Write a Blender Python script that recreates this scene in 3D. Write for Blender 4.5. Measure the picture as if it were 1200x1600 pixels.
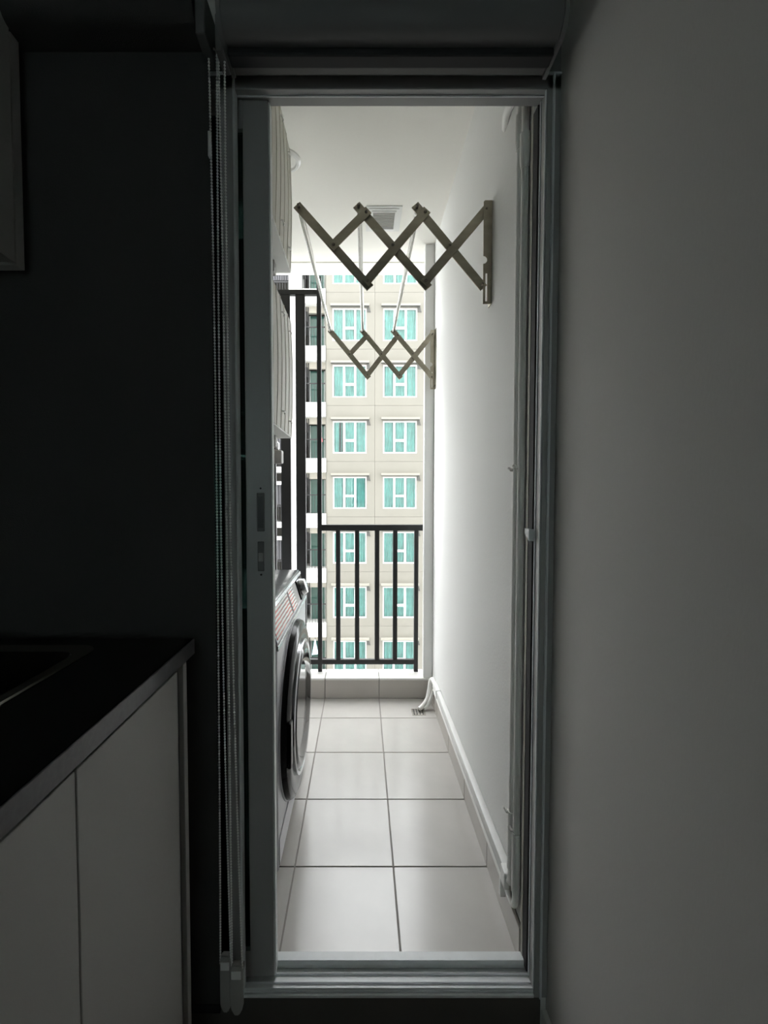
import bpy, bmesh, math, random
from mathutils import Vector, Matrix

random.seed(7)
for o in list(bpy.data.objects):
    bpy.data.objects.remove(o, do_unlink=True)
scene = bpy.context.scene
COL = scene.collection
R = math.radians

# ------------------------------------------------------------------ camera
# units: metres; balcony floor z = 0, camera above the origin looking along +Y
cam_d = bpy.data.cameras.new('camera')
cam = bpy.data.objects.new('camera', cam_d)
COL.objects.link(cam)
cam_d.sensor_fit = 'VERTICAL'
cam_d.sensor_height = 36.0
cam_d.lens = 36.0 * 700.0 / 1600.0
cam_d.shift_x = 35.0 / 1600.0
cam_d.shift_y = -4.3 / 1600.0
cam_d.clip_start = 0.02
cam_d.clip_end = 500
cam.location = (0, 0, 1.155)
cam.rotation_euler = (R(90 - 2.1), 0, 0)
scene.camera = cam

# ------------------------------------------------------------------ sky: even bright overcast
world = bpy.data.worlds.new('overcast_sky')
scene.world = world
world.use_nodes = True
bg = world.node_tree.nodes['Background']
bg.inputs['Color'].default_value = (0.96, 0.985, 1.0, 1)
bg.inputs['Strength'].default_value = 4.5

vs = scene.view_settings
vs.view_transform = 'Standard'
vs.look = 'None'
vs.gamma = 1.0
vs.use_curve_mapping = False
vs.exposure = 1.15

# ------------------------------------------------------------------ materials
MATS = {}
def mat(name, col, rough=0.6, metal=0.0, var=0.0, vscale=6.0, bump=0.0, bscale=60.0, stretch=(1, 1, 1), spec=0.5, coat=0.0):
    m = bpy.data.materials.new(name)
    m.use_nodes = True
    nt = m.node_tree
    p = nt.nodes['Principled BSDF']
    p.inputs['Base Color'].default_value = (*col, 1)
    p.inputs['Roughness'].default_value = rough
    p.inputs['Metallic'].default_value = metal
    p.inputs['Specular IOR Level'].default_value = spec
    if coat:
        p.inputs['Coat Weight'].default_value = coat
        p.inputs['Coat Roughness'].default_value = 0.08
    if var or bump:
        tc = nt.nodes.new('ShaderNodeTexCoord')
        mp = nt.nodes.new('ShaderNodeMapping')
        mp.inputs['Scale'].default_value = stretch
        nt.links.new(tc.outputs['Object'], mp.inputs['Vector'])
    if var:
        n = nt.nodes.new('ShaderNodeTexNoise')
        n.inputs['Scale'].default_value = vscale
        n.inputs['Detail'].default_value = 5
        nt.links.new(mp.outputs['Vector'], n.inputs['Vector'])
        mr = nt.nodes.new('ShaderNodeMapRange')
        mr.inputs['From Min'].default_value = 0.3
        mr.inputs['From Max'].default_value = 0.7
        mr.inputs['To Min'].default_value = 1 - var
        mr.inputs['To Max'].default_value = 1 + var
        nt.links.new(n.outputs['Fac'], mr.inputs['Value'])
        mx = nt.nodes.new('ShaderNodeMix')
        mx.data_type = 'RGBA'
        mx.blend_type = 'MULTIPLY'
        mx.inputs['Factor'].default_value = 1
        mx.inputs['A'].default_value = (*col, 1)
        nt.links.new(mr.outputs['Result'], mx.inputs['B'])
        nt.links.new(mx.outputs['Result'], p.inputs['Base Color'])
    if bump:
        n2 = nt.nodes.new('ShaderNodeTexNoise')
        n2.inputs['Scale'].default_value = bscale
        n2.inputs['Detail'].default_value = 4
        nt.links.new(mp.outputs['Vector'], n2.inputs['Vector'])
        b = nt.nodes.new('ShaderNodeBump')
        b.inputs['Strength'].default_value = bump
        b.inputs['Distance'].default_value = 0.002
        nt.links.new(n2.outputs['Fac'], b.inputs['Height'])
        nt.links.new(b.outputs['Normal'], p.inputs['Normal'])
    MATS[name] = m
    return m

def glass_mat(name, tint, gloss=0.08, rough=0.02, refl=(1, 1, 1)):
    m = bpy.data.materials.new(name)
    m.use_nodes = True
    nt = m.node_tree
    nt.nodes.remove(nt.nodes['Principled BSDF'])
    out = nt.nodes['Material Output']
    t = nt.nodes.new('ShaderNodeBsdfTransparent')
    t.inputs['Color'].default_value = (*tint, 1)
    g = nt.nodes.new('ShaderNodeBsdfGlossy')
    g.inputs['Roughness'].default_value = rough
    g.inputs['Color'].default_value = (*refl, 1)
    lw = nt.nodes.new('ShaderNodeFresnel')
    lw.inputs['IOR'].default_value = 1.5
    ad = nt.nodes.new('ShaderNodeMath')
    ad.operation = 'ADD'
    ad.use_clamp = True
    ad.inputs[1].default_value = gloss
    nt.links.new(lw.outputs['Fac'], ad.inputs[0])
    mx = nt.nodes.new('ShaderNodeMixShader')
    nt.links.new(ad.outputs[0], mx.inputs['Fac'])
    nt.links.new(t.outputs[0], mx.inputs[1])
    nt.links.new(g.outputs[0], mx.inputs[2])
    nt.links.new(mx.outputs[0], out.inputs['Surface'])
    MATS[name] = m
    return m

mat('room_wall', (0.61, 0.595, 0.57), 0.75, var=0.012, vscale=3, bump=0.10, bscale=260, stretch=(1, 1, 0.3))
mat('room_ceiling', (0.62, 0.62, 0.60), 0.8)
mat('room_floor', (0.10, 0.075, 0.055), 0.35, var=0.25, vscale=5, stretch=(8, 1, 1))
mat('riser', (0.085, 0.078, 0.068), 0.5, var=0.1)
mat('balcony_wall', (0.79, 0.79, 0.77), 0.7, var=0.012, vscale=2, bump=0.25, bscale=120)
mat('balcony_ceiling', (0.87, 0.855, 0.80), 0.8, bump=0.12, bscale=90)
mat('tile', (0.49, 0.47, 0.44), 0.2, var=0.03, vscale=9)
mat('skirt_tile', (0.46, 0.43, 0.39), 0.35, var=0.03, vscale=9)
mat('coping_tile', (0.74, 0.73, 0.70), 0.35, var=0.03, vscale=9)
mat('grout', (0.27, 0.25, 0.23), 0.9)
mat('alu', (0.36, 0.36, 0.355), 0.42, 0.15, var=0.03, vscale=3)
mat('alu_track', (0.72, 0.74, 0.745), 0.38, 0.0, var=0.06, vscale=20)
mat('gasket', (0.012, 0.012, 0.013), 0.7)
mat('blind_box', (0.155, 0.155, 0.152), 0.55, var=0.03)
mat('blind_fabric', (0.052, 0.049, 0.047), 0.9, var=0.04, bump=0.3, bscale=400)
mat('lock_grey', (0.10, 0.105, 0.105), 0.5)
mat('chain', (0.85, 0.85, 0.83), 0.35)
mat('weight', (0.36, 0.35, 0.335), 0.45, coat=0.2)
mat('cab_white', (0.47, 0.465, 0.445), 0.55, var=0.015, vscale=2)
mat('cab_inner', (0.10, 0.10, 0.10), 0.7)
mat('granite', (0.012, 0.012, 0.013), 0.22, var=0.4, vscale=220)
mat('granite_edge', (0.085, 0.085, 0.09), 0.3, var=0.15, vscale=120)
mat('steel', (0.55, 0.53, 0.48), 0.25, 1.0, var=0.04, vscale=8)
mat('sink_dark', (0.05, 0.045, 0.04), 0.35, 1.0)
mat('rack_steel', (0.36, 0.33, 0.26), 0.36, 1.0, var=0.18, vscale=9, stretch=(1, 1, 3))
mat('rod_steel', (0.52, 0.51, 0.48), 0.22, 1.0)
mat('rivet', (0.22, 0.20, 0.17), 0.4, 1.0)
mat('white_plastic', (0.80, 0.80, 0.78), 0.4, var=0.01)
mat('pvc_pipe', (0.84, 0.83, 0.80), 0.4, var=0.02)
mat('ac_beige', (0.50, 0.48, 0.42), 0.55, var=0.03)
mat('ac_rib', (0.66, 0.63, 0.55), 0.5)
mat('ac_white', (0.74, 0.74, 0.71), 0.45, var=0.02)
mat('clip', (0.85, 0.84, 0.80), 0.25)
mat('fan_dark', (0.03, 0.03, 0.03), 0.6)
mat('washer_silver', (0.56, 0.56, 0.59), 0.3, 0.05, var=0.02)
mat('washer_top', (0.085, 0.088, 0.092), 0.22, coat=0.3)
mat('black_gloss', (0.006, 0.006, 0.007), 0.16, spec=0.10)
mat('chrome', (0.62, 0.63, 0.65), 0.22, 1.0)
mat('dark_glass', (0.010, 0.011, 0.012), 0.08, spec=0.14)
mat('sticker_grey', (0.33, 0.32, 0.30), 0.5)
mat('sticker_ink', (0.10, 0.08, 0.08), 0.6)
mat('rail_black', (0.012, 0.012, 0.012), 0.45)
mat('facade', (0.178, 0.171, 0.148), 0.85, var=0.035, vscale=0.7, stretch=(1, 1, 0.6))
mat('facade_core', (0.10, 0.095, 0.085), 0.9)
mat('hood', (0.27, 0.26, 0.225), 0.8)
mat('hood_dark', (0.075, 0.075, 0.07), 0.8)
mat('win_white', (0.72, 0.74, 0.74), 0.4)
mat('curtain', (0.40, 0.68, 0.68), 0.8, var=0.12, vscale=3)
mat('curtain_dark', (0.03, 0.045, 0.06), 0.8)
mat('bld_white', (0.60, 0.60, 0.59), 0.8, var=0.02, vscale=1)
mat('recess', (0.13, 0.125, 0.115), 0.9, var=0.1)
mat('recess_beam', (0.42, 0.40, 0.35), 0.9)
mat('green_glass', (0.05, 0.13, 0.11), 0.08, coat=0.4)
mat('bar_dark', (0.018, 0.018, 0.02), 0.5)
mat('screen_grey', (0.07, 0.07, 0.078), 0.6)
mat('garment', (0.45, 0.62, 0.74), 0.8)
mat('garment_red', (0.55, 0.10, 0.12), 0.8)
mat('bld_wall_own', (0.42, 0.41, 0.38), 0.85)
mat('ground', (0.16, 0.16, 0.15), 0.9, var=0.2, vscale=0.1)
mat('lens_white', (0.78, 0.78, 0.76), 0.3)
glass_mat('tinted_glass', (0.16, 0.235, 0.22), 0.0, 0.01)
glass_mat('pane_glass', (0.88, 0.97, 0.96), 0.01, 0.02)

# printed programme sheet: rows of red and grey lines on white
def sticker_mat():
    m = bpy.data.materials.new('printed_sheet')
    m.use_nodes = True
    nt = m.node_tree
    p = nt.nodes['Principled BSDF']
    p.inputs['Roughness'].default_value = 0.4
    tc = nt.nodes.new('ShaderNodeTexCoord')
    w = nt.nodes.new('ShaderNodeTexWave')
    w.wave_type = 'BANDS'
    w.bands_direction = 'Z'
    w.inputs['Scale'].default_value = 26
    w.inputs['Distortion'].default_value = 1.2
    w.inputs['Detail'].default_value = 2
    nt.links.new(tc.outputs['Object'], w.inputs['Vector'])
    n = nt.nodes.new('ShaderNodeTexNoise')
    n.inputs['Scale'].default_value = 9
    nt.links.new(tc.outputs['Object'], n.inputs['Vector'])
    r1 = nt.nodes.new('ShaderNodeValToRGB')
    r1.color_ramp.elements[0].position = 0.42
    r1.color_ramp.elements[0].color = (0.10, 0.09, 0.09, 1)
    r1.color_ramp.elements[1].position = 0.58
    r1.color_ramp.elements[1].color = (0.62, 0.10, 0.07, 1)
    nt.links.new(n.outputs['Fac'], r1.inputs['Fac'])
    r2 = nt.nodes.new('ShaderNodeValToRGB')
    r2.color_ramp.elements[0].position = 0.35
    r2.color_ramp.elements[1].position = 0.55
    nt.links.new(w.outputs['Fac'], r2.inputs['Fac'])
    mx = nt.nodes.new('ShaderNodeMix')
    mx.data_type = 'RGBA'
    nt.links.new(r2.outputs['Color'], mx.inputs['Factor'])
    nt.links.new(r1.outputs['Color'], mx.inputs['A'])
    mx.inputs['B'].default_value = (0.80, 0.79, 0.76, 1)
    nt.links.new(mx.outputs['Result'], p.inputs['Base Color'])
    MATS['printed_sheet'] = m
sticker_mat()

# ------------------------------------------------------------------ mesh helpers
class MB:
    """collects shapes (world coordinates) and links them as one mesh object"""
    def __init__(self):
        self.bm = bmesh.new()
        self.smooth = False
    def box(self, x0, x1, y0, y1, z0, z1, bev=0.0, seg=2):
        vs_ = [self.bm.verts.new(c) for c in ((x0, y0, z0), (x1, y0, z0), (x1, y1, z0), (x0, y1, z0),
                                              (x0, y0, z1), (x1, y0, z1), (x1, y1, z1), (x0, y1, z1))]
        fs = [self.bm.faces.new([vs_[i] for i in f]) for f in
              ((3, 2, 1, 0), (4, 5, 6, 7), (0, 1, 5, 4), (1, 2, 6, 5), (2, 3, 7, 6), (3, 0, 4, 7))]
        if bev:
            es = list({e for f in fs for e in f.edges})
            bmesh.ops.bevel(self.bm, geom=es, offset=bev, segments=seg, profile=0.5, affect='EDGES')
        return self
    def prism(self, pts, axis, a0, a1):
        """polygon (list of 2-D points) extruded along axis ('x','y','z')"""
        def P(u, v, w):
            return {'x': (w, u, v), 'y': (u, w, v), 'z': (u, v, w)}[axis]
        A = [self.bm.verts.new(P(u, v, a0)) for u, v in pts]
        B = [self.bm.verts.new(P(u, v, a1)) for u, v in pts]
        n = len(pts)
        self.bm.faces.new(A[::-1])
        self.bm.faces.new(B)
        for i in range(n):
            self.bm.faces.new((A[i], A[(i + 1) % n], B[(i + 1) % n], B[i]))
        return self
    def bar(self, p, q, w, t, up=(0, 1, 0), bev=0.0):
        """flat bar from p to q: width w in the plane, thickness t along up"""
        p, q, up = Vector(p), Vector(q), Vector(up).normalized()
        d = (q - p).normalized()
        s = d.cross(up).normalized()
        vs_ = []
        for e in (p, q):
            for a, b in ((-1, -1), (1, -1), (1, 1), (-1, 1)):
                vs_.append(self.bm.verts.new(e + s * (a * w / 2) + up * (b * t / 2)))
        fs = [self.bm.faces.new([vs_[i] for i in f]) for f in
              ((3, 2, 1, 0), (4, 5, 6, 7), (0, 1, 5, 4), (1, 2, 6, 5), (2, 3, 7, 6), (3, 0, 4, 7))]
        if bev:
            es = list({e for f in fs for e in f.edges})
            bmesh.ops.bevel(self.bm, geom=es, offset=bev, segments=1, affect='EDGES')
        return self
    def tube(self, pts, r, n=12):
        pts = [Vector(p) for p in pts]
        rings = []
        ref = None
        for i, p in enumerate(pts):
            a = pts[max(i - 1, 0)]
            b = pts[min(i + 1, len(pts) - 1)]
            d = (b - a).normalized()
            if ref is None:
                ref = Vector((0, 0, 1)) if abs(d.z) < 0.9 else Vector((1, 0, 0))
            u = (ref - d * ref.dot(d)).normalized()
            ref = u
            v = d.cross(u)
            rr = r[i] if isinstance(r, (list, tuple)) else r
            rings.append([self.bm.verts.new(p + u * (rr * math.cos(2 * math.pi * k / n)) + v * (rr * math.sin(2 * math.pi * k / n))) for k in range(n)])
        for i in range(len(rings) - 1):
            for k in range(n):
                self.bm.faces.new((rings[i][k], rings[i][(k + 1) % n], rings[i + 1][(k + 1) % n], rings[i + 1][k]))
        self.bm.faces.new(rings[0][::-1])
        self.bm.faces.new(rings[-1])
        self.smooth = True
        return self
    def lathe(self, prof, centre, axis='x', n=48, cap=True):
        """prof: list of (radius, height along the axis)"""
        c = Vector(centre)
        def P(r, h, t):
            a, b = r * math.cos(t), r * math.sin(t)
            return c + Vector({'x': (h, a, b), 'y': (a, h, b), 'z': (a, b, h)}[axis])
        rings = [[self.bm.verts.new(P(r, h, 2 * math.pi * k / n)) for k in range(n)] for r, h in prof]
        for i in range(len(rings) - 1):
            for k in range(n):
                self.bm.faces.new((rings[i][k], rings[i][(k + 1) % n], rings[i + 1][(k + 1) % n], rings[i + 1][k]))
        if cap:
            self.bm.faces.new(rings[0][::-1])
            self.bm.faces.new(rings[-1])
        self.smooth = True
        return self
    def ball(self, c, r, sub=1):
        bmesh.ops.create_icosphere(self.bm, subdivisions=sub, radius=r, matrix=Matrix.Translation(c))
        return self
    def build(self, name, m, parent=None, smooth=None):
        bmesh.ops.recalc_face_normals(self.bm, faces=self.bm.faces)
        off = world_loc(parent)
        if off.length:
            bmesh.ops.translate(self.bm, verts=self.bm.verts, vec=-off)
        me = bpy.data.meshes.new(name)
        self.bm.to_mesh(me)
        self.bm.free()
        me.materials.append(MATS[m])
        if self.smooth if smooth is None else smooth:
            me.polygons.foreach_set('use_smooth', [True] * len(me.polygons))
            me.set_sharp_from_angle(angle=R(38))
        o = bpy.data.objects.new(name, me)
        COL.objects.link(o)
        if parent:
            o.parent = parent
        return o

def world_loc(o):
    v = Vector((0, 0, 0))
    while o:
        v += o.location
        o = o.parent
    return v

def tag(o, label=None, cat=None, group=None, kind=None):
    if label: o['label'] = label
    if cat: o['category'] = cat
    if group: o['group'] = group
    if kind: o['kind'] = kind
    return o

def thing(name, label, cat, loc, group=None, kind=None):
    o = bpy.data.objects.new(name, None)
    o.empty_display_size = 0.05
    COL.objects.link(o)
    o.location = loc
    return tag(o, label, cat, group, kind)

def struct(name, mb, m, label):
    return tag(mb.build(name, m), label, None, None, 'structure')

def link_copy(src, parent, loc=(0, 0, 0)):
    c = src.copy()
    COL.objects.link(c)
    c.parent = parent
    c.location = loc
    return c

# ================================================================== THE SETTING
RW = 0.424      # kitchen right wall
BW = 0.397      # balcony right wall
YF = 0.983      # near face of door frame
FLZ = -0.10     # kitchen floor
# kitchen shell
struct('floor', MB().box(-1.1, 0.6, -3.2, 0.988, FLZ - 0.1, FLZ), 'room_floor', 'dark floor of the unlit kitchen')
struct('ceiling', MB().box(-1.1, 0.6, -3.2, 1.06, 2.42, 2.55), 'room_ceiling', 'ceiling of the unlit kitchen')
struct('wall_right', MB().box(RW, 0.6, -3.2, 0.99, FLZ, 2.42), 'room_wall', 'pale grey kitchen wall right of the doorway')
struct('wall_left', MB().box(-1.1, -0.95, -3.2, 1.06, FLZ, 2.42), 'room_wall', 'kitchen wall behind the cabinets')
struct('wall_back', MB().box(-0.95, -0.55, -3.2, -3.05, FLZ, 2.42).box(-0.18, RW, -3.2, -3.05, FLZ, 2.42).box(-0.55, -0.18, -3.2, -3.05, FLZ, 0.9).box(-0.55, -0.18, -3.2, -3.05, 1.95, 2.42), 'room_wall', 'kitchen wall behind the viewer')
struct('wall_front', MB().box(-0.95, RW, 0.988, 1.06, 2.105, 2.42).box(-0.95, -0.82, 0.988, 1.06, FLZ, 2.105).box(-0.82, RW, 1.0, 1.06, FLZ, 0.0),
       'room_wall', 'wall around and above the balcony doorway')
wb = thing('fill_window', 'clear window added in the unseen back wall for fill light', None, (-0.2, -3.12, 0.9), kind='structure')  # unseen window, added to put dim fill light on the kitchen surfaces
MB().box(-0.55, -0.51, -3.16, -3.1, 0.9, 1.95).box(-0.22, -0.18, -3.16, -3.1, 0.9, 1.95).box(-0.51, -0.22, -3.16, -3.1, 0.9, 0.94).box(-0.51, -0.22, -3.16, -3.1, 1.91, 1.95).build('window_frame', 'alu', wb)  # frame of the added fill window
MB().box(-0.51, -0.22, -3.133, -3.127, 0.94, 1.91).build('pane', 'pane_glass', wb)  # pane of the added fill window
struct('baseboard_right', MB().box(RW - 0.012, RW, -3.05, 0.985, FLZ, -0.028, 0.002), 'white_plastic', 'low pale skirting along the right kitchen wall')
struct('trim_1', MB().box(-0.82, RW - 0.013, 0.988, 1.0, FLZ, 0.0015), 'riser', 'dark step riser under the door threshold')

# balcony shell
struct('wall_balcony_right', MB().box(BW, 0.6, 0.99, 2.82, -0.15, 2.5), 'balcony_wall', 'white balcony wall carrying the drying rack and pipes')
struct('wall_balcony_end', MB().box(0.345, BW, 2.475, 2.515, 0.117, 2.5, 0.004), 'balcony_wall', 'narrow white wall end beside the low railing')
struct('wall_balcony_left', MB().box(-1.0, -0.85, 1.06, 2.82, -0.15, 2.5), 'balcony_wall', 'white balcony wall behind the washing machine')
struct('wall_balcony_front', MB().box(-0.85, -0.832, 1.06, 1.075, 0, 2.5).box(-0.85, BW, 1.06, 1.075, 2.1, 2.5), 'balcony_wall', 'white wall over the doorway on the balcony side')
c_ = MB().box(-1.0, 0.6, 1.06, 2.66, 2.5, 2.7).box(-1.0, 0.6, 2.66, 2.675, 2.512, 2.7).box(-1.0, 0.6, 2.675, 2.82, 2.5, 2.7)
struct('ceiling_balcony', c_, 'balcony_ceiling', 'cream white balcony ceiling with a drip groove near its edge')

# tiled balcony floor: every tile its own piece in a grout bed
flo = struct('floor_balcony', MB().box(-0.85, BW, 1.06, 2.48, -0.15, -0.003), 'grout', 'balcony floor of square beige grey tiles')
XJ = [-0.85, -0.817, -0.512, -0.207, 0.098, BW]
YJ = [1.06, 1.344, 1.649, 1.954, 2.259, 2.48]
tile_mesh = {}
for i in range(5):
    for j in range(5):
        w, d = XJ[i + 1] - XJ[i], YJ[j + 1] - YJ[j]
        g = 0.002
        key = (round(w, 3), round(d, 3))
        if key not in tile_mesh:
            b = MB().box(g, w - g, g, d - g, -0.006, 0.0, 0.0012, 1)
            o = b.build('tile', 'tile', flo)
            tile_mesh[key] = o
            o.location = (XJ[i], YJ[j], 0)
        else:
            link_copy(tile_mesh[key], flo, (XJ[i], YJ[j], 0))

# skirting tiles on the right wall
sk = struct('baseboard_balcony', MB().box(BW - 0.004, BW, 1.06, 2.478, 0, 0.083), 'grout', 'tiled skirting along the white balcony wall')
for j in range(5):
    d = YJ[j + 1] - YJ[j]
    MB().box(BW - 0.0105, BW - 0.0035, YJ[j] + 0.0015, YJ[j + 1] - 0.003, 0.001, 0.085, 0.0012, 1).build('tile', 'skirt_tile', sk)

# curb at the far end, faced and capped with tiles
cu = struct('wall_curb', MB().box(-0.85, BW, 2.487, 2.60, -0.15, 0.103), 'grout', 'low tiled curb under the black railing')
XC = [-0.85, -0.51, -0.205, 0.098, BW]
for i in range(4):
    MB().box(XC[i] + 0.0015, XC[i + 1] - 0.0015, 2.478, 2.488, 0.001, 0.104, 0.001, 1).build('tile', 'skirt_tile', cu)
    MB().box(XC[i] + 0.0015, XC[i + 1] - 0.0015, 2.474, 2.605, 0.1035, 0.117, 0.004, 2).build('coping', 'coping_tile', cu)

# the tower this balcony belongs to: outer wall around the balcony opening
struct('wall_exterior', MB().box(-26, -1.0, 1.2, 2.8, -30, 30).box(0.6, 22, 1.2, 2.8, -30, 30).box(-1.0, 0.6, 1.2, 2.8, 2.7, 30).box(-1.0, 0.6, 1.2, 2.6, -30, -0.15),
       'bld_wall_own', 'outer wall of the tower around the balcony opening')
# opposite ground far below
struct('floor_ground', MB().box(-80, 80, 5, 120, -30.5, -30), 'ground', 'ground far below between the buildings')

# ------------------------------------------------------------------ door frame (fixed)
fr = thing('trim_2', 'grey aluminium frame around the balcony doorway', None, (0.07, 1.0, 0), kind='structure')
# right jamb: front bar, stepped reveal, black seal, outer flange
MB().box(0.394, RW, YF, 1.058, 0.0, 2.045, 0.0015, 1).build('jamb', 'alu', fr)
MB().box(0.4055, 0.4105, YF - 0.004, YF + 0.002, 0.0, 2.045, 0.001, 1).build('jamb_bead', 'alu_track', fr)
MB().box(0.3915, 0.3945, YF + 0.002, YF + 0.005, 0.02, 2.012).build('jamb_rib', 'alu_track', fr)
MB().box(0.3915, 0.3945, 1.012, 1.015, 0.02, 2.012).build('jamb_rib', 'alu_track', fr)
MB().box(0.3900, 0.3945, 1.022, 1.047, 0.02, 2.012).build('seal', 'gasket', fr)
MB().box(0.3890, 0.3945, 1.047, 1.058, 0.02, 2.012).build('jamb_rib', 'ac_beige', fr)
# striker on the right jamb
MB().prism([(1.018, 1.045), (1.018, 1.072), (1.046, 1.072), (1.046, 1.062)], 'x', 0.381, 0.3935).build('strike_plate', 'alu_track', fr)
# left mullion between doorway and fixed glazing
MB().box(-0.3010, -0.2740, YF, 1.004, 0.0, 2.045, 0.0015, 1).build('jamb', 'alu', fr)
MB().box(-0.2740, -0.2690, YF - 0.003, 1.002, 0.0, 2.045, 0.001, 1).build('jamb_bead', 'alu_track', fr)
# header
MB().box(-0.82, RW, YF, 1.027, 2.012, 2.040, 0.0015, 1).build('header', 'alu', fr)
MB().box(-0.82, RW, YF - 0.004, YF + 0.010, 2.0405, 2.045, 0.001, 1).build('header_bead', 'alu_track', fr)
MB().box(-0.82, RW, YF + 0.003, 1.058, 2.0455, 2.1045).build('header_plate', 'blind_box', fr)
MB().box(-0.82, 0.3940, 0.998, 1.001, 2.009, 2.0125).build('header_rib', 'alu_track', fr)
# threshold with raised track rails
MB().box(-0.82, RW, 0.9875, 1.058, -0.0005, 0.013, 0.001, 1).build('threshold', 'alu_track', fr)
for (y0, y1, z0, z1) in ((YF - 0.002, 0.987, 0.002, 0.009), (0.9885, 0.992, 0.012, 0.0175), (1.001, 1.004, 0.012, 0.0175), (1.020, 1.023, 0.012, 0.018), (1.036, 1.058, 0.012, 0.032)):
    MB().box(-0.82, 0.3935, y0, y1, z0, z1, 0.0008, 1).build('track_rail', 'alu_track', fr)

# ------------------------------------------------------------------ fixed tinted glazing behind the blind
wi = thing('window_1', 'dark tinted fixed glazing behind the lowered blind', None, (-0.55, 0.995, 0.02), kind='structure')
MB().box(-0.82, -0.79, YF + 0.004, 1.004, 0.022, 2.012).box(-0.79, -0.301, YF + 0.004, 1.004, 0.022, 0.06).box(-0.79, -0.301, YF + 0.004, 1.004, 1.965, 2.012).build('window_frame', 'alu', wi)
MB().box(-0.79, -0.301, 0.993, 0.998, 0.06, 1.965).build('pane', 'tinted_glass', wi)

# ------------------------------------------------------------------ sliding sash, pushed open to the left
ds = thing('door_1', 'sliding balcony door pushed open, grey stile with lock', None, (-0.5, 1.025, 0.022), kind='structure')
SA, SB = 1.0085, 1.036
MB().box(-0.2605, -0.2040, SA, SB, 0.022, 2.0115, 0.0015, 1).build('stile', 'alu', ds)
MB().box(-0.2040, -0.2010, SA + 0.003, SB - 0.002, 0.024, 2.009).build('stile_lit_edge', 'win_white', ds)  # lit side of the stile: daylight on it put in as white
MB().box(-0.815, -0.76, SA, SB, 0.022, 2.0115, 0.0015, 1).build('stile', 'alu', ds)
MB().box(-0.76, -0.2605, SA, SB, 0.022, 0.085).build('rail', 'alu', ds)
MB().box(-0.76, -0.2605, SA, SB, 1.950, 2.0115).build('rail', 'alu', ds)
MB().box(-0.76, -0.2605, SA + 0.011, SA + 0.017, 0.085, 1.950).build('pane', 'tinted_glass', ds)
lk = MB().box(-0.2355, -0.2185, SA - 0.0025, SA, 1.068, 1.155, 0.001, 1).build('lock_plate', 'blind_box', ds)
MB().box(-0.2330, -0.2210, SA - 0.0035, SA - 0.002, 1.076, 1.147).build('finger_recess', 'lock_grey', lk)
la = MB().box(-0.2345, -0.2200, SA - 0.0028, SA, 0.978, 1.045, 0.001, 1).build('latch_plate', 'blind_box', ds)
MB().box(-0.2325, -0.2220, SA - 0.007, SA - 0.0025, 1.000, 1.020, 0.001, 1).build('thumb_latch', 'weight', la)
MB().lathe([(0.0022, SA - 0.0032), (0.0022, SA)], (-0.227, 0, 0.970), 'y', 10).build('screw', 'gasket', ds)
MB().lathe([(0.0022, SA - 0.0015), (0.0022, SA)], (-0.227, 0, 1.165), 'y', 10).build('screw', 'gasket', ds)

# ================================================================== BLINDS
def bead_chain(name, parent, y, ztop, zbot, sa, sb):
    """one loop of beads hanging in two strands; sa, sb = x of each strand at top, middle and bottom"""
    b = MB()
    n = int((ztop - zbot) / 0.0062)
    def xat(s3, t):
        return s3[0] * (1 - t) * (1 - 2 * t) + 4 * s3[1] * t * (1 - t) + s3[2] * t * (2 * t - 1)
    for s3 in (sa, sb):
        path = [(xat(s3, k / n), y + 0.0015 * math.sin(7 * k / n), ztop + (zbot - ztop) * k / n) for k in range(n + 1)]
        for p in path:
            b.ball(p, 0.0025, 1)
        b.tube(path[::12] + [path[-1]], 0.0008, 5)
    for k in range(1, 5):
        a = math.pi * k / 5
        for i, z, sg in ((2, zbot, -1), (0, ztop, 1)):
            cx, rr = (sa[i] + sb[i]) / 2, abs(sb[i] - sa[i]) / 2
            b.ball((cx - rr * math.cos(a), y, z + sg * 0.008 * math.sin(a)), 0.0025, 1)
    return tag(b.build(name, 'chain', parent, smooth=True), kind='stuff')

def blind_weight(parent, x0, x1, y, z0, z1):
    m = MB()
    w = x1 - x0
    pts = [(x0, z0 + 0.014), (x0 + w * 0.3, z0), (x1 - w * 0.3, z0), (x1, z0 + 0.014), (x1, z1 - 0.012), (x1 - 0.003, z1), (x0 + 0.003, z1), (x0, z1 - 0.012)]
    m.prism(pts, 'y', y - 0.007, y + 0.007)
    es = [e for e in m.bm.edges]
    bmesh.ops.bevel(m.bm, geom=es, offset=0.002, segments=2, affect='EDGES')
    o = m.build('chain_weight', 'weight', parent, smooth=True)
    MB().box(x0 + 0.002, x1 - 0.002, y - 0.0085, y - 0.0068, z1 - 0.030, z1 - 0.012, 0.0006, 1).build('weight_cap', 'chain', o)
    return o

def headbox(y0, y1, z0, z1, n=10):
    """rounded-nose profile in the y-z plane"""
    pts = [(y1, z0), (y1, z1), (y0 + 0.012, z1)]
    for k in range(n + 1):
        a = math.pi * (0.5 + k / n)
        pts.append((y0 + 0.030 + 0.030 * math.cos(a), (z0 + z1) / 2 + (z1 - z0) / 2 * math.sin(a) * (1 if k else 0.96)))
    return pts

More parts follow.
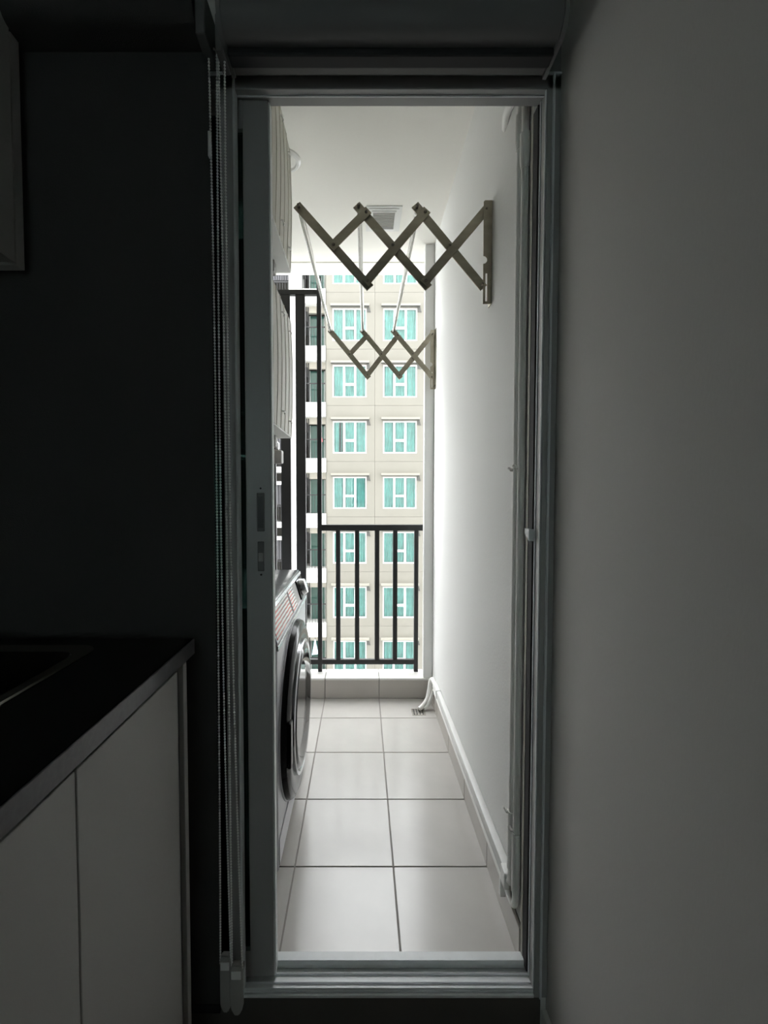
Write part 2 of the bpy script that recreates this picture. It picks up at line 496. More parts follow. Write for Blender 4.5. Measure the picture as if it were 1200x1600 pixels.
rb = thing('roller_blind', 'raised grey roller blind rolled up above the balcony doorway', 'blind', (0.06, 0.91, 2.0), 'roller blinds')
MB().prism(headbox(0.862, 0.965, 2.024, 2.110), 'x', -0.262, 0.3765).build('headbox', 'blind_box', rb, smooth=True)
MB().prism(headbox(0.858, 0.967, 2.020, 2.114), 'x', -0.2700, -0.262).build('end_cap', 'blind_box', rb, smooth=True)
MB().prism(headbox(0.858, 0.967, 2.016, 2.114), 'x', 0.3765, 0.3840).build('end_cap', 'blind_box', rb, smooth=True)
MB().box(-0.262, 0.3765, 0.905, 0.935, 2.008, 2.0235, 0.004).build('bottom_rail', 'gasket', rb)
MB().box(-0.2850, -0.2700, 0.902, 0.958, 2.015, 2.085, 0.003).build('chain_housing', 'blind_box', rb)
bead_chain('bead_chain', rb, 0.925, 2.050, 0.135, (-0.2858, -0.2790, -0.2785), (-0.2730, -0.2715, -0.2564))
blind_weight(rb, -0.2800, -0.2550, 0.925, 0.036, 0.148)
MB().box(-0.2690, -0.2660, 0.931, YF - 0.001, 0.08, 0.09).build('weight_clip', 'weight', rb)

rl = thing('roller_blind', 'lowered dark roller blind hanging behind the kitchen counter', 'blind', (-0.6, 0.93, 0.05), 'roller blinds')
MB().prism(headbox(0.872, 0.952, 2.052, 2.115), 'x', -0.90, -0.318).build('headbox', 'blind_fabric', rl, smooth=True)
MB().box(-0.318, -0.2985, 0.885, 0.962, 2.030, 2.110, 0.003).build('chain_housing', 'blind_box', rl)
MB().box(-0.89, -0.3110, 0.946, 0.948, 0.03, 2.06).build('fabric', 'blind_fabric', rl)
MB().box(-0.89, -0.3110, 0.945, 0.953, 0.008, 0.03, 0.002).build('bottom_rail', 'gasket', rl)
bead_chain('bead_chain', rl, 0.935, 2.040, 0.135, (-0.3080, -0.3020, -0.3065), (-0.2916, -0.2940, -0.2840))
blind_weight(rl, -0.3065, -0.2835, 0.937, 0.028, 0.155)
MB().box(-0.3105, -0.3055, 0.930, 0.940, 1.835, 1.885, 0.001, 1).build('chain_joint', 'chain', rl)

# ================================================================== KITCHEN
cb = thing('base_cabinet', 'white kitchen base cabinet under the black worktop', 'cabinet', (-0.65, 0.55, FLZ))
MB().box(-0.94, -0.93, -0.55, 0.871, FLZ + 0.10, 0.815).box(-0.93, -0.374, -0.55, 0.871, FLZ + 0.10, FLZ + 0.118).box(-0.93, -0.374, -0.55, -0.532, FLZ + 0.118, 0.815).build('carcass', 'cab_inner', cb)
for (y0, y1) in ((0.5425, 0.846), (0.236, 0.5395), (-0.0705, 0.233), (-0.377, -0.0735)):
    MB().box(-0.372, -0.353, y0, y1, FLZ + 0.11, 0.812, 0.001, 1).build('door', 'cab_white', cb)
MB().box(-0.94, -0.352, 0.872, 0.889, FLZ, 0.816, 0.001, 1).build('end_panel', 'cab_white', cb)
MB().box(-0.372, -0.362, 0.8485, 0.872, FLZ + 0.11, 0.812).build('filler_strip', 'granite_edge', cb)
MB().box(-0.41, -0.40, -0.55, 0.872, FLZ, FLZ + 0.10).build('toe_kick', 'cab_inner', cb)

SX0, SX1, SY0, SY1 = -0.87, -0.535, 0.33, 0.845
wt = thing('kitchen_worktop', 'black kitchen worktop with a polished front edge', 'worktop', (-0.64, 0.3, 0.82))
w_ = MB()
w_.box(-0.949, SX0, -0.55, 0.922, 0.821, 0.852).box(SX1, -0.351, -0.55, 0.922, 0.821, 0.852)
w_.box(SX0, SX1, SY1, 0.922, 0.821, 0.852).box(SX0, SX1, -0.55, SY0, 0.821, 0.852)
w_.build('slab', 'granite', wt)
MB().box(-0.351, -0.3475, -0.55, 0.922, 0.8205, 0.8515, 0.0008, 1).build('front_edge', 'granite_edge', wt)

si = thing('kitchen_sink', 'stainless kitchen sink set into the black worktop', 'sink', (-0.7, 0.6, 0.85))
def rrect(x0, x1, y0, y1, r, n=6):
    pts = []
    for cx, cy, a0 in ((x1 - r, y1 - r, 0), (x0 + r, y1 - r, 90), (x0 + r, y0 + r, 180), (x1 - r, y0 + r, 270)):
        for k in range(n + 1):
            a = R(a0 + 90 * k / n)
            pts.append((cx + r * math.cos(a), cy + r * math.sin(a)))
    return pts
def loft(mb, rings, cap_last=True):
    vv = [[mb.bm.verts.new(p) for p in r] for r in rings]
    n = len(vv[0])
    for i in range(len(vv) - 1):
        for k in range(n):
            mb.bm.faces.new((vv[i][k], vv[i][(k + 1) % n], vv[i + 1][(k + 1) % n], vv[i + 1][k]))
    if cap_last:
        mb.bm.faces.new(vv[-1])
    mb.smooth = True
    return mb
def ring3(x0, x1, y0, y1, r, z):
    return [(x, y, z) for x, y in rrect(x0, x1, y0, y1, r)]
m = MB()
loft(m, [ring3(SX0 - 0.012, SX1 + 0.020, SY0 - 0.012, SY1 + 0.030, 0.030, 0.8525), ring3(SX0 - 0.011, SX1 + 0.018, SY0 - 0.011, SY1 + 0.028, 0.030, 0.8555),
         ring3(SX0 - 0.006, SX1 + 0.008, SY0 - 0.006, SY1 + 0.010, 0.030, 0.8560), ring3(SX0 + 0.004, SX1 - 0.004, SY0 + 0.004, SY1 - 0.004, 0.028, 0.8530)], False)
m.build('rim', 'steel', si)
m = MB()
loft(m, [ring3(SX0 + 0.004, SX1 - 0.004, SY0 + 0.004, SY1 - 0.004, 0.028, 0.8530), ring3(SX0 + 0.006, SX1 - 0.006, SY0 + 0.006, SY1 - 0.006, 0.03, 0.84),
         ring3(SX0 + 0.015, SX1 - 0.015, SY0 + 0.015, SY1 - 0.015, 0.04, 0.70), ring3(SX0 + 0.04, SX1 - 0.04, SY0 + 0.04, SY1 - 0.04, 0.04, 0.685)])
m.build('bowl', 'sink_dark', si)

wc = thing('wall_cabinet', 'dark wall cabinet high on the left edge', 'cabinet', (-0.8, 0.5, 1.61))
MB().box(-0.948, -0.700, -0.4, 0.905, 1.612, 2.32).build('carcass', 'cab_white', wc)
MB().box(-0.948, -0.684, 0.905, 0.928, 1.606, 2.32, 0.001, 1).build('end_panel', 'cab_white', wc)
for (y0, y1) in ((0.4765, 0.900), (0.05, 0.4735), (-0.37, 0.047)):
    MB().box(-0.699, -0.682, y0, y1, 1.608, 2.318, 0.001, 1).build('door', 'cab_white', wc)

# ================================================================== BALCONY THINGS
# ---- railing
YR = 2.575
ra = thing('balcony_railing', 'black metal railing on the tiled curb, taller on the left', 'railing', (-0.2, YR, 0.117))
def sq(x0, x1, z0, z1, name, d=0.024, par=ra, yo=0.0):
    return MB().box(x0, x1, YR - d / 2 + yo, YR + d / 2 + yo, z0, z1, 0.0012, 1).build(name, 'rail_black', par)
sq(-0.2535, -0.2285, 0.1165, 2.372, 'post')
sq(0.3030, 0.3270, 0.1165, 0.938, 'post')
sq(-0.2285, 0.3965, 0.938, 0.972, 'top_rail', 0.03)
sq(-0.849, 0.3030, 0.160, 0.188, 'bottom_rail', 0.022)
for x in (-0.1355, -0.0262, 0.0895, 0.1935):
    sq(x - 0.013, x + 0.013, 0.188, 0.938, 'baluster', 0.020)
sq(-0.849, -0.2535, 2.270, 2.297, 'top_rail', 0.03)
for x in (-0.347, -0.432, -0.517, -0.602, -0.687, -0.772):
    sq(x - 0.0275, x + 0.0275, 0.188, 2.270, 'baluster', 0.020)

# ---- scissor drying rack
rk = thing('drying_rack', 'folding metal scissor drying rack fixed on the white balcony wall', 'drying rack', (BW, 1.9, 1.73))
def scissor(Y, out, tops, bots, xw, zt, zb):
    """one scissor arm at depth Y; out = side the rising bars are on"""
    yr, yf = Y + out * 0.0045, Y - out * 0.0045
    W, T = 0.0265, 0.007
    fall = [((tops[i], zt), (bots[i], zb)) for i in range(3)]
    def chan(p, q, y):
        p3, q3 = Vector((p[0], y, p[1])), Vector((q[0], y, q[1]))
        d = (q3 - p3).normalized()
        o = MB().bar(p3 - d * 0.010, q3 + d * 0.010, W, T * 0.6, (0, 1, 0), 0.0006).build('scissor_bar', 'rack_steel', rk)
        return o
    def riv(x, z):
        r_ = 0.0048
        a, b = Y - 0.0125, Y + 0.0125
        MB().lathe([(r_ * 0.6, a), (r_, a + 0.003), (r_, b - 0.003), (r_ * 0.6, b)], (x, 0, z), 'y', 12).build('rivet', 'rivet', rk)
    for (p, q) in fall:
        chan(p, q, yf)
    dz = 0.020
    mids = [((p[0] + q[0]) / 2, (p[1] + q[1]) / 2) for p, q in fall]
    j = 0.024
    top2 = [(tops[1] + j, zt - dz), (tops[2] + j, zt - dz), (xw - 0.018, zt - 0.012)]
    b2 = [mids[0], (bots[0] - 0.003, zb + 0.010), (bots[1] - 0.003, zb + 0.010)]
    for p, q in zip(b2, top2):
        chan(p, q, yr)
    for x, z in [(t, zt) for t in tops] + top2 + mids + b2[1:] + [(bots[2], zb)]:
        riv(x, z)
    # wall bracket: plate with a half-round notch and a long slot, flange against the wall
    x1, x0 = xw - 0.001, xw - 0.027
    t, b = zt + 0.012, zb - 0.062
    zn = zb + 0.070
    pts = [(x1, t), (x0 + 0.004, t), (x0, t - 0.004), (x0, zn + 0.016)]
    for k in range(7):
        a = R(90 - 180 * k / 6)
        pts.append((x0 + 0.012 * math.cos(a), zn + 0.012 * math.sin(a)))
    pts += [(x0, zn - 0.016), (x0, zb + 0.030), (x1, zb + 0.030)]
    yb = Y + out * 0.010
    m = MB().prism(pts, 'y', yb - 0.001, yb + 0.001)
    m.box(x0, x0 + 0.007, yb - 0.001, yb + 0.001, b, zb + 0.030).box(x0 + 0.0125, x1, yb - 0.001, yb + 0.001, b, zb + 0.030)
    m.box(x0 + 0.007, x0 + 0.0125, yb - 0.001, yb + 0.001, b, b + 0.008)
    m.box(xw - 0.003, xw - 0.0005, min(yb, yb - out * 0.03), max(yb, yb - out * 0.03), b, t)
    br = m.build('wall_bracket', 'rack_steel', rk)
    MB().box(xw - 0.0085, xw - 0.003, yb - out * 0.014 - 0.005, yb - out * 0.014 + 0.005, b + 0.012, b + 0.020).build('screw', 'rivet', br)
    return [(t_, zt) for t_ in tops]
tN = scissor(1.400, -1, [-0.192, -0.0098, 0.1693], [0.0197, 0.1999, 0.3694], BW, 2.028, 1.793)
tF = scissor(2.430, +1, [-0.1650, 0.0058, 0.1705], [0.0342, 0.2054, 0.3764], BW, 2.017, 1.776)
for a, b in zip(tN, tF):
    MB().tube([(a[0], 1.406, a[1]), (a[0] + 0.003, 1.42, a[1] - 0.003), (b[0], 2.41, b[1] - 0.002), (b[0], 2.424, b[1])], 0.0082, 12).build('hanging_rod', 'rod_steel', rk)

# ---- washing machine, facing right
wm = thing('washing_machine', 'silver front loading washing machine with a black round door', 'washing machine', (-0.52, 1.65, 0))
WY0, WY1 = 1.290, 1.958
XF = -0.247
MB().box(-0.80, XF, WY0, WY1, 0.025, 0.705, 0.008, 3).build('body', 'washer_silver', wm, smooth=True)
# slanted control fascia
m = MB().prism([(-0.80, 0.7065), (XF, 0.7065), (XF + 0.002, 0.716), (-0.272, 0.800), (-0.80, 0.800)], 'y', WY0, WY1)
fa = m.build('control_panel', 'washer_silver', wm)
MB().box(-0.80, -0.274, WY0, WY1, 0.8005, 0.818, 0.006, 3).build('top_panel', 'washer_top', wm, smooth=True)
MB().prism([(-0.275, 0.8005), (-0.2675, 0.8005), (-0.2705, 0.812), (-0.275, 0.812)], 'y', WY0, WY1).build('top_trim', 'chrome', wm)
# frame on the slanted face: origin at lower edge, v up the slope
lo, hi = Vector((XF + 0.002, 0, 0.716)), Vector((-0.272, 0, 0.800))
sv = (hi - lo).normalized()
nv = Vector((sv.z, 0, -sv.x))
L = (hi - lo).length
def slant(mb, y0, y1, v0, v1, h0, h1):
    vs_ = []
    for h in (h0, h1):
        for (y, v) in ((y0, v0), (y1, v0), (y1, v1), (y0, v1)):
            p = lo + sv * (v * L) + nv * h
            vs_.append(mb.bm.verts.new((p.x, y, p.z)))
    for f in ((3, 2, 1, 0), (4, 5, 6, 7), (0, 1, 5, 4), (1, 2, 6, 5), (2, 3, 7, 6), (3, 0, 4, 7)):
        mb.bm.faces.new([vs_[i] for i in f])
    return mb
slant(MB(), WY0 + 0.01, 1.715, 0.06, 0.95, 0.0, 0.0012).build('printed_sheet', 'printed_sheet', fa)
sh2 = slant(MB(), 1.595, 1.617, 0.06, 0.95, 0.0012, 0.0016).build('printed_column', 'sticker_ink', fa)
slant(MB(), 1.715, 1.790, 0.10, 0.93, 0.0, 0.0011).build('printed_block', 'sticker_grey', fa)
dp = slant(MB(), 1.800, 1.935, 0.06, 0.95, 0.0, 0.006).build('display', 'black_gloss', fa)
pc = lo + sv * (0.5 * L) + nv * 0.006
m = MB().lathe([(0.036, 0.0), (0.036, 0.004), (0.030, 0.020), (0.026, 0.022)], (0, 0, 0), 'z', 32)
q = Vector((0, 0, 1)).rotation_difference(nv).to_matrix().to_4x4()
bmesh.ops.transform(m.bm, matrix=Matrix.Translation((pc.x, 1.872, pc.z)) @ q, verts=m.bm.verts)
m.build('dial', 'chrome', fa)
MB().box(XF, XF + 0.004, WY0 + 0.003, WY1 - 0.003, 0.690, 0.706, 0.001, 1).build('trim_strip', 'chrome', wm)
# round door
DY, DZ = 1.600, 0.393
do = MB().lathe([(0.296, 0.0), (0.298, 0.010), (0.292, 0.022), (0.274, 0.030), (0.240, 0.030), (0.222, 0.026)], (XF, DY, DZ), 'x', 64).build('door', 'black_gloss', wm)
MB().lathe([(0.301, 0.0), (0.301, 0.004), (0.296, 0.006)], (XF, DY, DZ), 'x', 64).build('door_surround', 'washer_silver', wm)
MB().lathe([(0.226, 0.024), (0.226, 0.036), (0.221, 0.039), (0.215, 0.037), (0.212, 0.028)], (XF, DY, DZ), 'x', 64).build('rim', 'chrome', do)
MB().lathe([(0.213, 0.030), (0.200, 0.040), (0.185, 0.040), (0.130, 0.026), (0.05, 0.018), (0.004, 0.016)], (XF, DY, DZ), 'x', 64).build('glass_bowl', 'dark_glass', do)
MB().box(XF + 0.024, XF + 0.036, DY - 0.285, DY - 0.250, DZ - 0.07, DZ + 0.07, 0.005, 2).build('handle', 'black_gloss', do)
MB().box(XF, XF + 0.003, WY0 + 0.01, WY1 - 0.01, 0.040, 0.120, 0.0015, 1).build('kick_panel', 'washer_silver', wm)
for fx in (-0.75, -0.30):
    for fy in (WY0 + 0.05, WY1 - 0.05):
        MB().lathe([(0.018, 0.0), (0.020, 0.008), (0.010, 0.012), (0.010, 0.030)], (fx, fy, 0), 'z', 16).build('foot', 'gasket', wm)

# ---- two wall-hung air conditioner outdoor units with ribbed air deflectors
def condenser(z0, z1, label):
    y0, y1 = 1.12, 1.665
    a = thing('air_conditioner', label, 'air conditioner', (-0.55, 1.39, z0), 'outdoor units stacked on the wall')
    H = z1 - z0
    MB().box(-0.62, -0.335, y0 + 0.01, y1 - 0.01, z0 + 0.02, z1 - 0.01, 0.006, 2).build('casing', 'ac_white', a)
    MB().lathe([(0.17, -0.335), (0.165, -0.331), (0.03, -0.331)], (0, (y0 + y1) / 2, z0 + H / 2), 'x', 40).build('fan_opening', 'fan_dark', a)
    # deflector: curved ribbed front, side cheeks, bottom plate
    n = 14
    prof = []
    for k in range(n + 1):
        t = k / n
        prof.append((-0.258 + 0.0045 * math.sin(math.pi * t) , z0 + H * t))
    back = [(x - 0.004, z) for x, z in prof][::-1]
    m = MB()
    pts = prof + back
    A = [m.bm.verts.new((x, y0, z)) for x, z in pts]
    B = [m.bm.verts.new((x, y1, z)) for x, z in pts]
    N = len(pts)
    for i in range(N):
        m.bm.faces.new((A[i], A[(i + 1) % N], B[(i + 1) % N], B[i]))
    for S in (A, B):
        for i in range(n):
            m.bm.faces.new((S[i], S[i + 1], S[N - 2 - i], S[N - 1 - i]))
    m.smooth = True
    d = m.build('deflector', 'ac_beige', a)
    for k in range(8):
        y = y0 + 0.035 + k * (y1 - y0 - 0.05) / 7.0
        rp = [(x, y + 0.006 * math.sin(math.pi * i / n), z) for i, (x, z) in enumerate(prof)]
        rbm = MB()
        for i in range(n):
            rbm.bar(rp[i], rp[i + 1], 0.005, 0.0036, (1, 0, 0))
        rbm.build('rib', 'ac_rib', d)
    MB().box(-0.60, -0.258, y0, y1, z0 - 0.006, z0, 0.001, 1).build('bottom_plate', 'ac_white', a)
    MB().box(-0.335, -0.262, y0, y0 + 0.004, z0, z1).build('cheek', 'ac_beige', a)
    MB().box(-0.335, -0.262, y1 - 0.004, y1, z0, z1).build('cheek', 'ac_beige', a)
    for (yy, zz) in ((1.46, z1 - 0.045), (1.60, z1 - 0.055), (1.46, z0 + 0.055), (1.60, z0 + 0.045)):
        c = MB().tube([(-0.262, yy - 0.014, zz), (-0.250, yy - 0.010, zz), (-0.248, yy + 0.006, zz), (-0.250, yy + 0.010, zz - 0.006)], 0.0026, 8).build('hook', 'clip', a)
    MB().box(-0.849, -0.30, y0 + 0.06, y0 + 0.10, z0 - 0.046, z0 - 0.0065, 0.002, 1).build('wall_bracket', 'sticker_grey', a)
    MB().box(-0.849, -0.30, y1 - 0.10, y1 - 0.06, z0 - 0.046, z0 - 0.0065, 0.002, 1).build('wall_bracket', 'sticker_grey', a)
    return a
condenser(1.362, 1.776, 'lower ribbed outdoor air conditioner unit above the washing machine')
condenser(1.962, 2.385, 'upper ribbed outdoor air conditioner unit just under the ceiling')
# tap valve on the wall under the lower unit
vv = thing('water_valve', 'small grey valve box on a pipe above the washing machine', 'valve', (-0.40, 1.85, 1.2))
MB().box(-0.395, -0.325, 1.83, 1.875, 1.275, 1.330, 0.006, 2).build('valve_body', 'sticker_grey', vv, smooth=True)
MB().lathe([(0.012, 0), (0.016, 0.006), (0.016, 0.03), (0.010, 0.036)], (-0.355, 1.852, 1.330), 'z', 16).build('knob', 'chrome', vv)
MB().tube([(-0.849, 1.852, 1.30), (-0.395, 1.852, 1.30)], 0.011, 12).build('pipe', 'chrome', vv)

# ---- ceiling vent and downlight
ve = thing('ceiling_vent', 'square white ceiling vent with fine louvres', 'vent', (0.106, 2.25, 2.5))
for k, (g, z) in enumerate(((0.0, 2.4955), (0.013, 2.4915), (0.026, 2.4875))):
    x0, x1, y0, y1 = 0.022 + g, 0.192 - g, 2.150 + g, 2.350 - g
    t = 0.013 if k < 2 else 0.006
    MB().box(x0, x1, y0, y0 + t, z, 2.4995).box(x0, x1, y1 - t, y1, z, 2.4995).box(x0, x0 + t, y0 + t, y1 - t, z, 2.4995).box(x1 - t, x1, y0 + t, y1 - t, z, 2.4995).build('frame', 'lens_white', ve)
for k in range(10):
    y = 2.186 + k * 0.0138
    MB().bar((0.056, y, 2.4925), (0.158, y, 2.4925), 0.0105, 0.0022, (0, -0.55, 0.83)).build('louvre', 'lens_white', ve)
dl = thing('downlight', 'round white ceiling downlight beside the upper outdoor unit', 'lamp', (-0.312, 1.86, 2.5))
MB().lathe([(0.066, 2.4995), (0.066, 2.494), (0.058, 2.487), (0.050, 2.487), (0.046, 2.494)], (-0.312, 1.86, 0), 'z', 40).build('rim', 'lens_white', dl)
MB().lathe([(0.047, 2.4935), (0.030, 2.490), (0.004, 2.489)], (-0.312, 1.86, 0), 'z', 32).build('lens', 'clip', dl)

# ---- trunking and pipes on the right wall
tr = thing('pipe_trunking', 'white trunking running along the wall above the skirting', 'trunking', (BW, 1.7, 0.1))
MB().box(0.374, BW - 0.0005, 1.150, 2.33, 0.128, 0.166, 0.005, 2).build('cover', 'white_plastic', tr, smooth=True)
MB().box(0.370, BW - 0.0005, 1.125, 1.160, 0.124, 0.170, 0.003, 2).build('coupler', 'white_plastic', tr)
MB().box(0.371, BW - 0.0005, 2.200, 2.215, 0.125, 0.169, 0.002, 1).build('coupler', 'white_plastic', tr)
MB().tube([(0.386, 1.16, 0.108), (0.386, 2.30, 0.108)], 0.0095, 12).build('conduit', 'pvc_pipe', tr)
MB().box(0.372, BW - 0.0005, 1.163, 1.176, 0.070, 0.122, 0.002, 1).build('clip', 'white_plastic', tr)
def arc_path(pts, n=6):
    """smooth a polyline with Catmull-Rom"""
    P = [Vector(p) for p in pts]
    out = []
    for i in range(len(P) - 1):
        a, b, c, d = P[max(i - 1, 0)], P[i], P[i + 1], P[min(i + 2, len(P) - 1)]
        for k in range(n):
            t = k / n
            out.append(0.5 * ((2 * b) + (c - a) * t + (2 * a - 5 * b + 4 * c - d) * t * t + (-a + 3 * b - 3 * c + d) * t ** 3))
    out.append(P[-1])
    return out
ho = thing('drain_hose', 'white hose curving from the trunking down to the floor drain', 'hose', (0.34, 2.33, 0))
MB().tube(arc_path([(0.385, 2.325, 0.147), (0.384, 2.38, 0.150), (0.376, 2.405, 0.13), (0.368, 2.395, 0.09), (0.352, 2.37, 0.045), (0.325, 2.345, 0.022), (0.305, 2.33, 0.012)]), 0.0115, 12).build('hose', 'pvc_pipe', ho)
MB().tube(arc_path([(0.386, 2.30, 0.108), (0.385, 2.345, 0.108), (0.372, 2.36, 0.06), (0.352, 2.35, 0.025), (0.33, 2.335, 0.012)]), 0.008, 10).build('hose', 'pvc_pipe', ho)
dr = thing('floor_drain', 'small square metal floor drain in the far corner', 'drain', (0.298, 2.318, 0))
MB().box(0.264, 0.334, 2.284, 2.352, 0.0003, 0.0028, 0.0008, 1).build('plate', 'steel', dr)
for i in range(4):
    for j in range(4):
        MB().box(0.271 + i * 0.0152, 0.271 + i * 0.0152 + 0.0085, 2.291 + j * 0.0148, 2.291 + j * 0.0148 + 0.0085, 0.0026, 0.0034).build('hole', 'gasket', dr)

def vpipe(x, y, r, zlo, ytrunk, zt, label, zhi, clips, hi_path):
    t = thing('wall_pipe', label, 'pipe', (x, y, 0.1), 'vertical pipes beside the door frame')
    path = arc_path([(x, ytrunk, zt), (x, y + 0.03, zt), (x, y + 0.010, zt + 0.006), (x, y, zt + 0.03), (x, y, zt + 0.06)], 5) + [(x, y, zlo + 0.3), (x, y, zhi)]
    MB().tube(path, r, 14).build('pipe', 'pvc_pipe', t)
    MB().lathe([(r + 0.002, zt + 0.05), (r + 0.002, zt + 0.20)], (x, y, 0), 'z', 16).build('sleeve', 'pvc_pipe', t)
    for z in clips:
        c = MB().tube([(x, y - 0.001, z), (x - r - 0.004, y + 0.004, z + 0.002), (x - r - 0.006, y + 0.012, z + 0.006)], 0.004, 8).build('clip', 'clip', t)
    MB().lathe([(r + 0.001, zhi - 0.08), (r + 0.004, zhi - 0.06), (r + 0.004, zhi)], (x, y, 0), 'z', 16).build('elbow', 'pvc_pipe', t)
    MB().tube(hi_path, r, 12).build('bend', 'pvc_pipe', t)
    return t
vpipe(0.3845, 1.112, 0.0105, 0.15, 1.16, 0.146, 'white vertical pipe on the balcony wall, farther from the door frame', 2.06, (1.21, 0.34),
      arc_path([(0.3845, 1.112, 2.05), (0.3845, 1.116, 2.10), (0.3845, 1.15, 2.14), (0.3845, 1.22, 2.16), (0.40, 1.28, 2.165)], 5))
vpipe(0.3860, 1.087, 0.0085, 0.15, 1.18, 0.108, 'white vertical pipe on the balcony wall, closest to the door frame', 2.00, (1.215, 0.31),
      arc_path([(0.386, 1.087, 1.99), (0.386, 1.087, 2.05), (0.386, 1.087, 2.2), (0.386, 1.087, 2.48)], 4))

# ================================================================== OPPOSITE BUILDINGS
BY = 22.5
PITCH, CP = 2.775, 2.51
ab = thing('apartment_building', 'beige grey apartment block with teal curtained windows beyond the railing', 'building', (0.67, BY, -30))
MB().box(-1.76, 8.28, BY + 0.55, BY + 8, -30, 13.55).build('core', 'facade_core', ab)
MB().box(-1.78, 8.3, BY - 0.05, BY + 8, 13.55, 14.0).build('parapet', 'facade', ab)
MB().box(-1.76, 8.28, BY, BY + 0.55, -30, -13.98).build('lower_wall', 'facade', ab)
OX, OZ = 0.67, -30
# local prototypes: origin at window's top left corner
WW, WH = 1.69, 1.60
def panel_bm(x0, x1):
    b = MB()
    g = 0.005
    zt_, zb_ = 0.767 - g, 0.767 - PITCH + g
    b.box(x0 + g, -0.0, 0, 0.5, zb_, zt_).box(WW, x1 - g, 0, 0.5, zb_, zt_)
    b.box(0, WW, 0, 0.5, 0, zt_).box(0, WW, 0, 0.5, zb_, -WH)
    return b
def proto(b, name, m, smooth=None):
    o = b.build(name, m, None, smooth)
    COL.objects.unlink(o)
    return o
P_panel = proto(panel_bm(-0.41, CP - 0.41), 'facade_panel', 'facade')
P_panel0 = proto(panel_bm(-0.32, CP - 0.41), 'facade_panel', 'facade')
f = 0.06
b = MB()
b.box(0, WW, 0.03, 0.13, -f, 0).box(0, WW, 0.03, 0.13, -WH, -WH + f).box(0, f, 0.03, 0.13, -WH + f, -f).box(WW - f, WW, 0.03, 0.13, -WH + f, -f)
a1, a2 = WW * 0.335, WW * 0.665
b.box(a1 - 0.05, a1 + 0.05, 0.03, 0.13, -WH + f, -f).box(a2 - 0.05, a2 + 0.05, 0.03, 0.13, -WH + f, -f).box(a1 + 0.05, a2 - 0.05, 0.02, 0.13, -1.02, -0.90)
P_win = proto(b, 'window', 'win_white')
panes = [(f, a1 - 0.05, -WH + f, -f), (a2 + 0.05, WW - f, -WH + f, -f), (a1 + 0.05, a2 - 0.05, -0.90, -f), (a1 + 0.05, a2 - 0.05, -WH + f, -1.02)]
P_pane = [proto(MB().box(x0, x1, 0.075, 0.082, z0, z1), 'pane', 'pane_glass') for x0, x1, z0, z1 in panes]
def curtain_proto(seed, x0, x1, m):
    rnd = random.Random(seed)
    b = MB()
    n = 60
    ph = rnd.uniform(0, 6)
    lean = rnd.uniform(-0.06, 0.06)
    k1, k2 = rnd.uniform(38, 52), rnd.uniform(17, 23)
    rows = []
    for zi, z in enumerate((-0.02, -0.5, -1.0, -WH + 0.03)):
        row = []
        for i in range(n + 1):
            x = x0 + (x1 - x0) * i / n
            xs = x + lean * zi / 3 * math.sin(3 * x + ph)
            y = 0.21 + 0.045 * math.sin(k1 * xs + ph) + 0.02 * math.sin(k2 * xs + 2 * ph)
            row.append(b.bm.verts.new((x, y, z)))
        rows.append(row)
    for r in range(3):
        for i in range(n):
            b.bm.faces.new((rows[r][i], rows[r][i + 1], rows[r + 1][i + 1], rows[r + 1][i]))
    b.smooth = True
    return proto(b, 'curtain', m)
P_cur = [curtain_proto(s, 0.02, WW - 0.02, 'curtain') for s in range(5)]
P_gap = curtain_proto(9, 0.28, 0.50, 'curtain_dark')
P_gap.data.transform(Matrix.Translation((0, -0.06, 0)))
P_hood = proto(MB().box(-0.09, WW + 0.13, -0.16, 0.0, 0.075, 0.15).box(-0.10, WW + 0.14, -0.17, 0.0, 0.15, 0.175), 'hood', 'hood')
P_wedge = proto(MB().prism([(WW + 0.02, 0.054), (WW + 0.125, 0.054), (WW + 0.20, -0.21), (WW + 0.02, -0.19)], 'y', -0.03, 0.0), 'hood_wedge', 'hood_dark')  # flat dark wedge right of the window head, below the hood's end
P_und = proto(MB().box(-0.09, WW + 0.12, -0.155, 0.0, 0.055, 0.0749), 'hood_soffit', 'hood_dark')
for c in range(4):
    for r in range(-5, 5):
        loc = (-1.44 + c * CP - OX, 0, 1.9575 + r * PITCH - OZ)
        link_copy(P_panel0 if c == 0 else P_panel, ab, loc)
        w = link_copy(P_win, ab, loc)
        for p in P_pane:
            link_copy(p, w)
        link_copy(P_cur[(c * 3 + r * 2) % 5], w)
        if (c, r) == (0, 1):
            link_copy(P_gap, w)
        h = link_copy(P_hood, ab, loc)
        link_copy(P_wedge, h)
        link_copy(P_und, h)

# wing with stacked open balconies
wg = thing('apartment_wing', 'white and grey wing of stacked balconies left of the beige block', 'building', (-3.5, BY, -30))
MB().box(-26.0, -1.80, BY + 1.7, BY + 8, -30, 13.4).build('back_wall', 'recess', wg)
MB().box(-3.58, -2.95, BY - 0.12, BY + 1.7, -30, 13.4).build('pilaster_or_sky_blocker', 'bld_white', wg)
MB().box(-26.0, -5.4, BY - 0.12, BY + 1.7, -30, 13.4).build('pilaster_or_sky_blocker', 'bld_white', wg)  # unseen block, extended left to cut sky light on the balcony wall
MB().box(-1.80, -1.765, BY + 0.02, BY + 1.7, -30, 13.4).build('side_wall', 'facade', wg)
P_par = proto(MB().box(-2.95, -1.785, -0.06, 1.69, 0, 0.70), 'parapet', 'bld_white')
P_beam = proto(MB().box(-2.94, -1.81, 0.35, 0.55, -0.32, 0.0), 'beam', 'recess_beam')
P_door = proto(MB().box(-2.66, -1.81, 0.75, 0.83, -2.07, -0.34), 'balcony_door', 'green_glass')
b = MB()
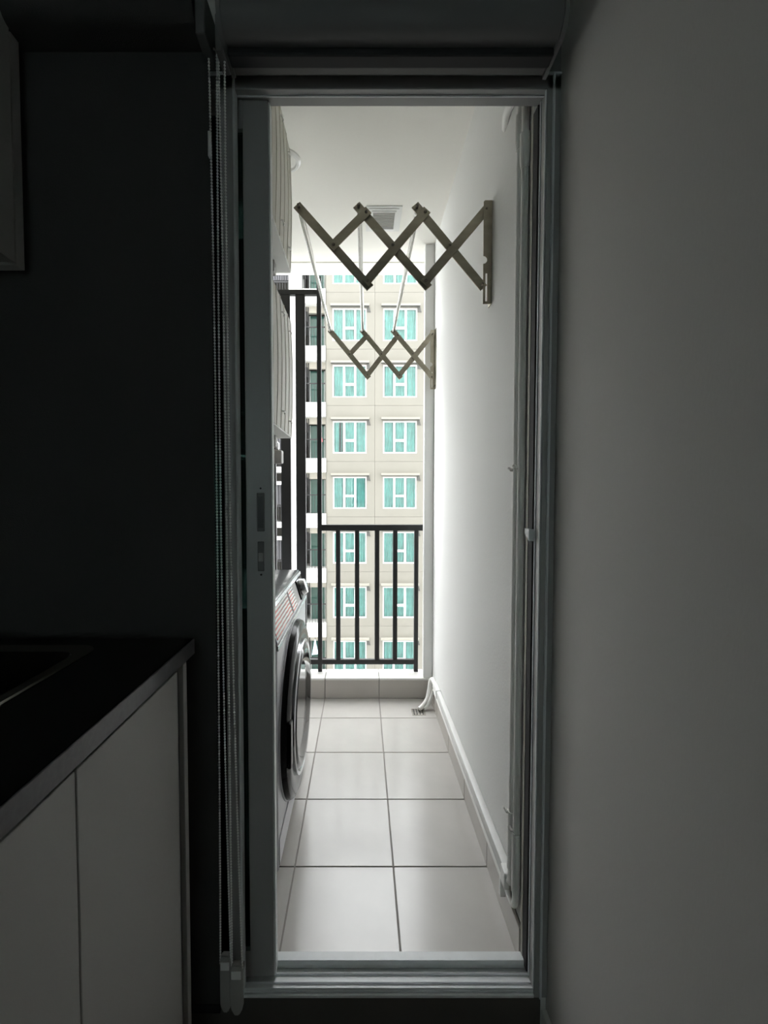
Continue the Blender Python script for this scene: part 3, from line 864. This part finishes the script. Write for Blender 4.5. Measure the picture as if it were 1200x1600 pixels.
for k in range(3):
    b.box(-2.66 + k * 0.37, -2.63 + k * 0.37, 0.70, 0.75, -2.07, -0.34)
P_dfr = proto(b, 'door_frame', 'win_white')
b = MB()
for k in range(8):
    b.box(-2.93 + k * 0.14, -2.915 + k * 0.14, 0.05, 0.09, -2.07, -1.15)
b.box(-2.94, -1.8, 0.04, 0.10, -1.15, -1.10)
P_rl = proto(b, 'balcony_rail', 'bar_dark')
b = MB()
for k in range(3):
    b.box(-2.92 + k * 0.11, -2.875 + k * 0.11, 0.30, 0.34, -1.45, -0.05)
b.box(-2.85, -2.72, 0.34, 0.40, -0.75, -0.25)
P_ac = proto(b, 'screen', 'bar_dark')
P_par2 = proto(MB().box(-5.4, -3.58, -0.04, 1.69, 0, 0.28), 'parapet', 'bld_white')
b = MB()
for k in range(16):
    b.box(-5.38 + k * 0.113, -5.32 + k * 0.113, 0.05, 0.10, -1.62, -0.62)
b.box(-5.4, -3.58, 0.10, 0.14, -1.62, -0.62)
P_scr = proto(b, 'screen', 'screen_grey')
b = MB()
for k in range(14):
    b.box(-5.36 + k * 0.13, -5.335 + k * 0.13, 0.05, 0.09, -2.49, -1.72)
b.box(-5.4, -3.58, 0.04, 0.10, -1.74, -1.66)
P_rl2 = proto(b, 'balcony_rail', 'bar_dark')
P_sh = proto(MB().box(-4.35, -3.62, -0.10, 0.25, -0.62, -0.45).box(-3.75, -3.64, -0.10, 0.1, -0.45, -0.15), 'shelf_box', 'bld_white')
for r in range(-5, 5):
    loc = (3.5, 0, 2.18 + r * PITCH + 30)
    for p in (P_par, P_beam, P_door, P_dfr, P_rl, P_ac):
        link_copy(p, wg, loc)
    for p in (P_scr, P_par2, P_rl2, P_sh):
        link_copy(p, wg, (3.5, 0, 2.18 + r * PITCH + 30))

# laundry on two of the far balconies
def garment(name, label, x, z, w, h, m, zh):
    g = thing(name, label, 'garment', (x, BY, z))
    pts = [(-w * 0.5, -h), (w * 0.5, -h * 0.94), (w * 0.16, -h * 0.3), (w * 0.10, -0.02), (0, 0), (-w * 0.10, -0.02), (-w * 0.18, -h * 0.3)]
    MB().prism([(x + u, z + v) for u, v in pts], 'y', BY - 0.025, BY + 0.025).build('cloth', m, g)
    MB().tube([(x, BY, z - 0.01), (x, BY, zh)], 0.008, 6).build('hanger', 'bar_dark', g)
garment('garment', 'pale blue garment hanging in the lowest visible balcony', -2.36, -6.3, 0.34, 0.78, 'garment', -6.146)
garment('garment', 'small red garment hanging in a balcony of the wing', -2.02, 4.1, 0.16, 0.42, 'garment_red', 4.954)
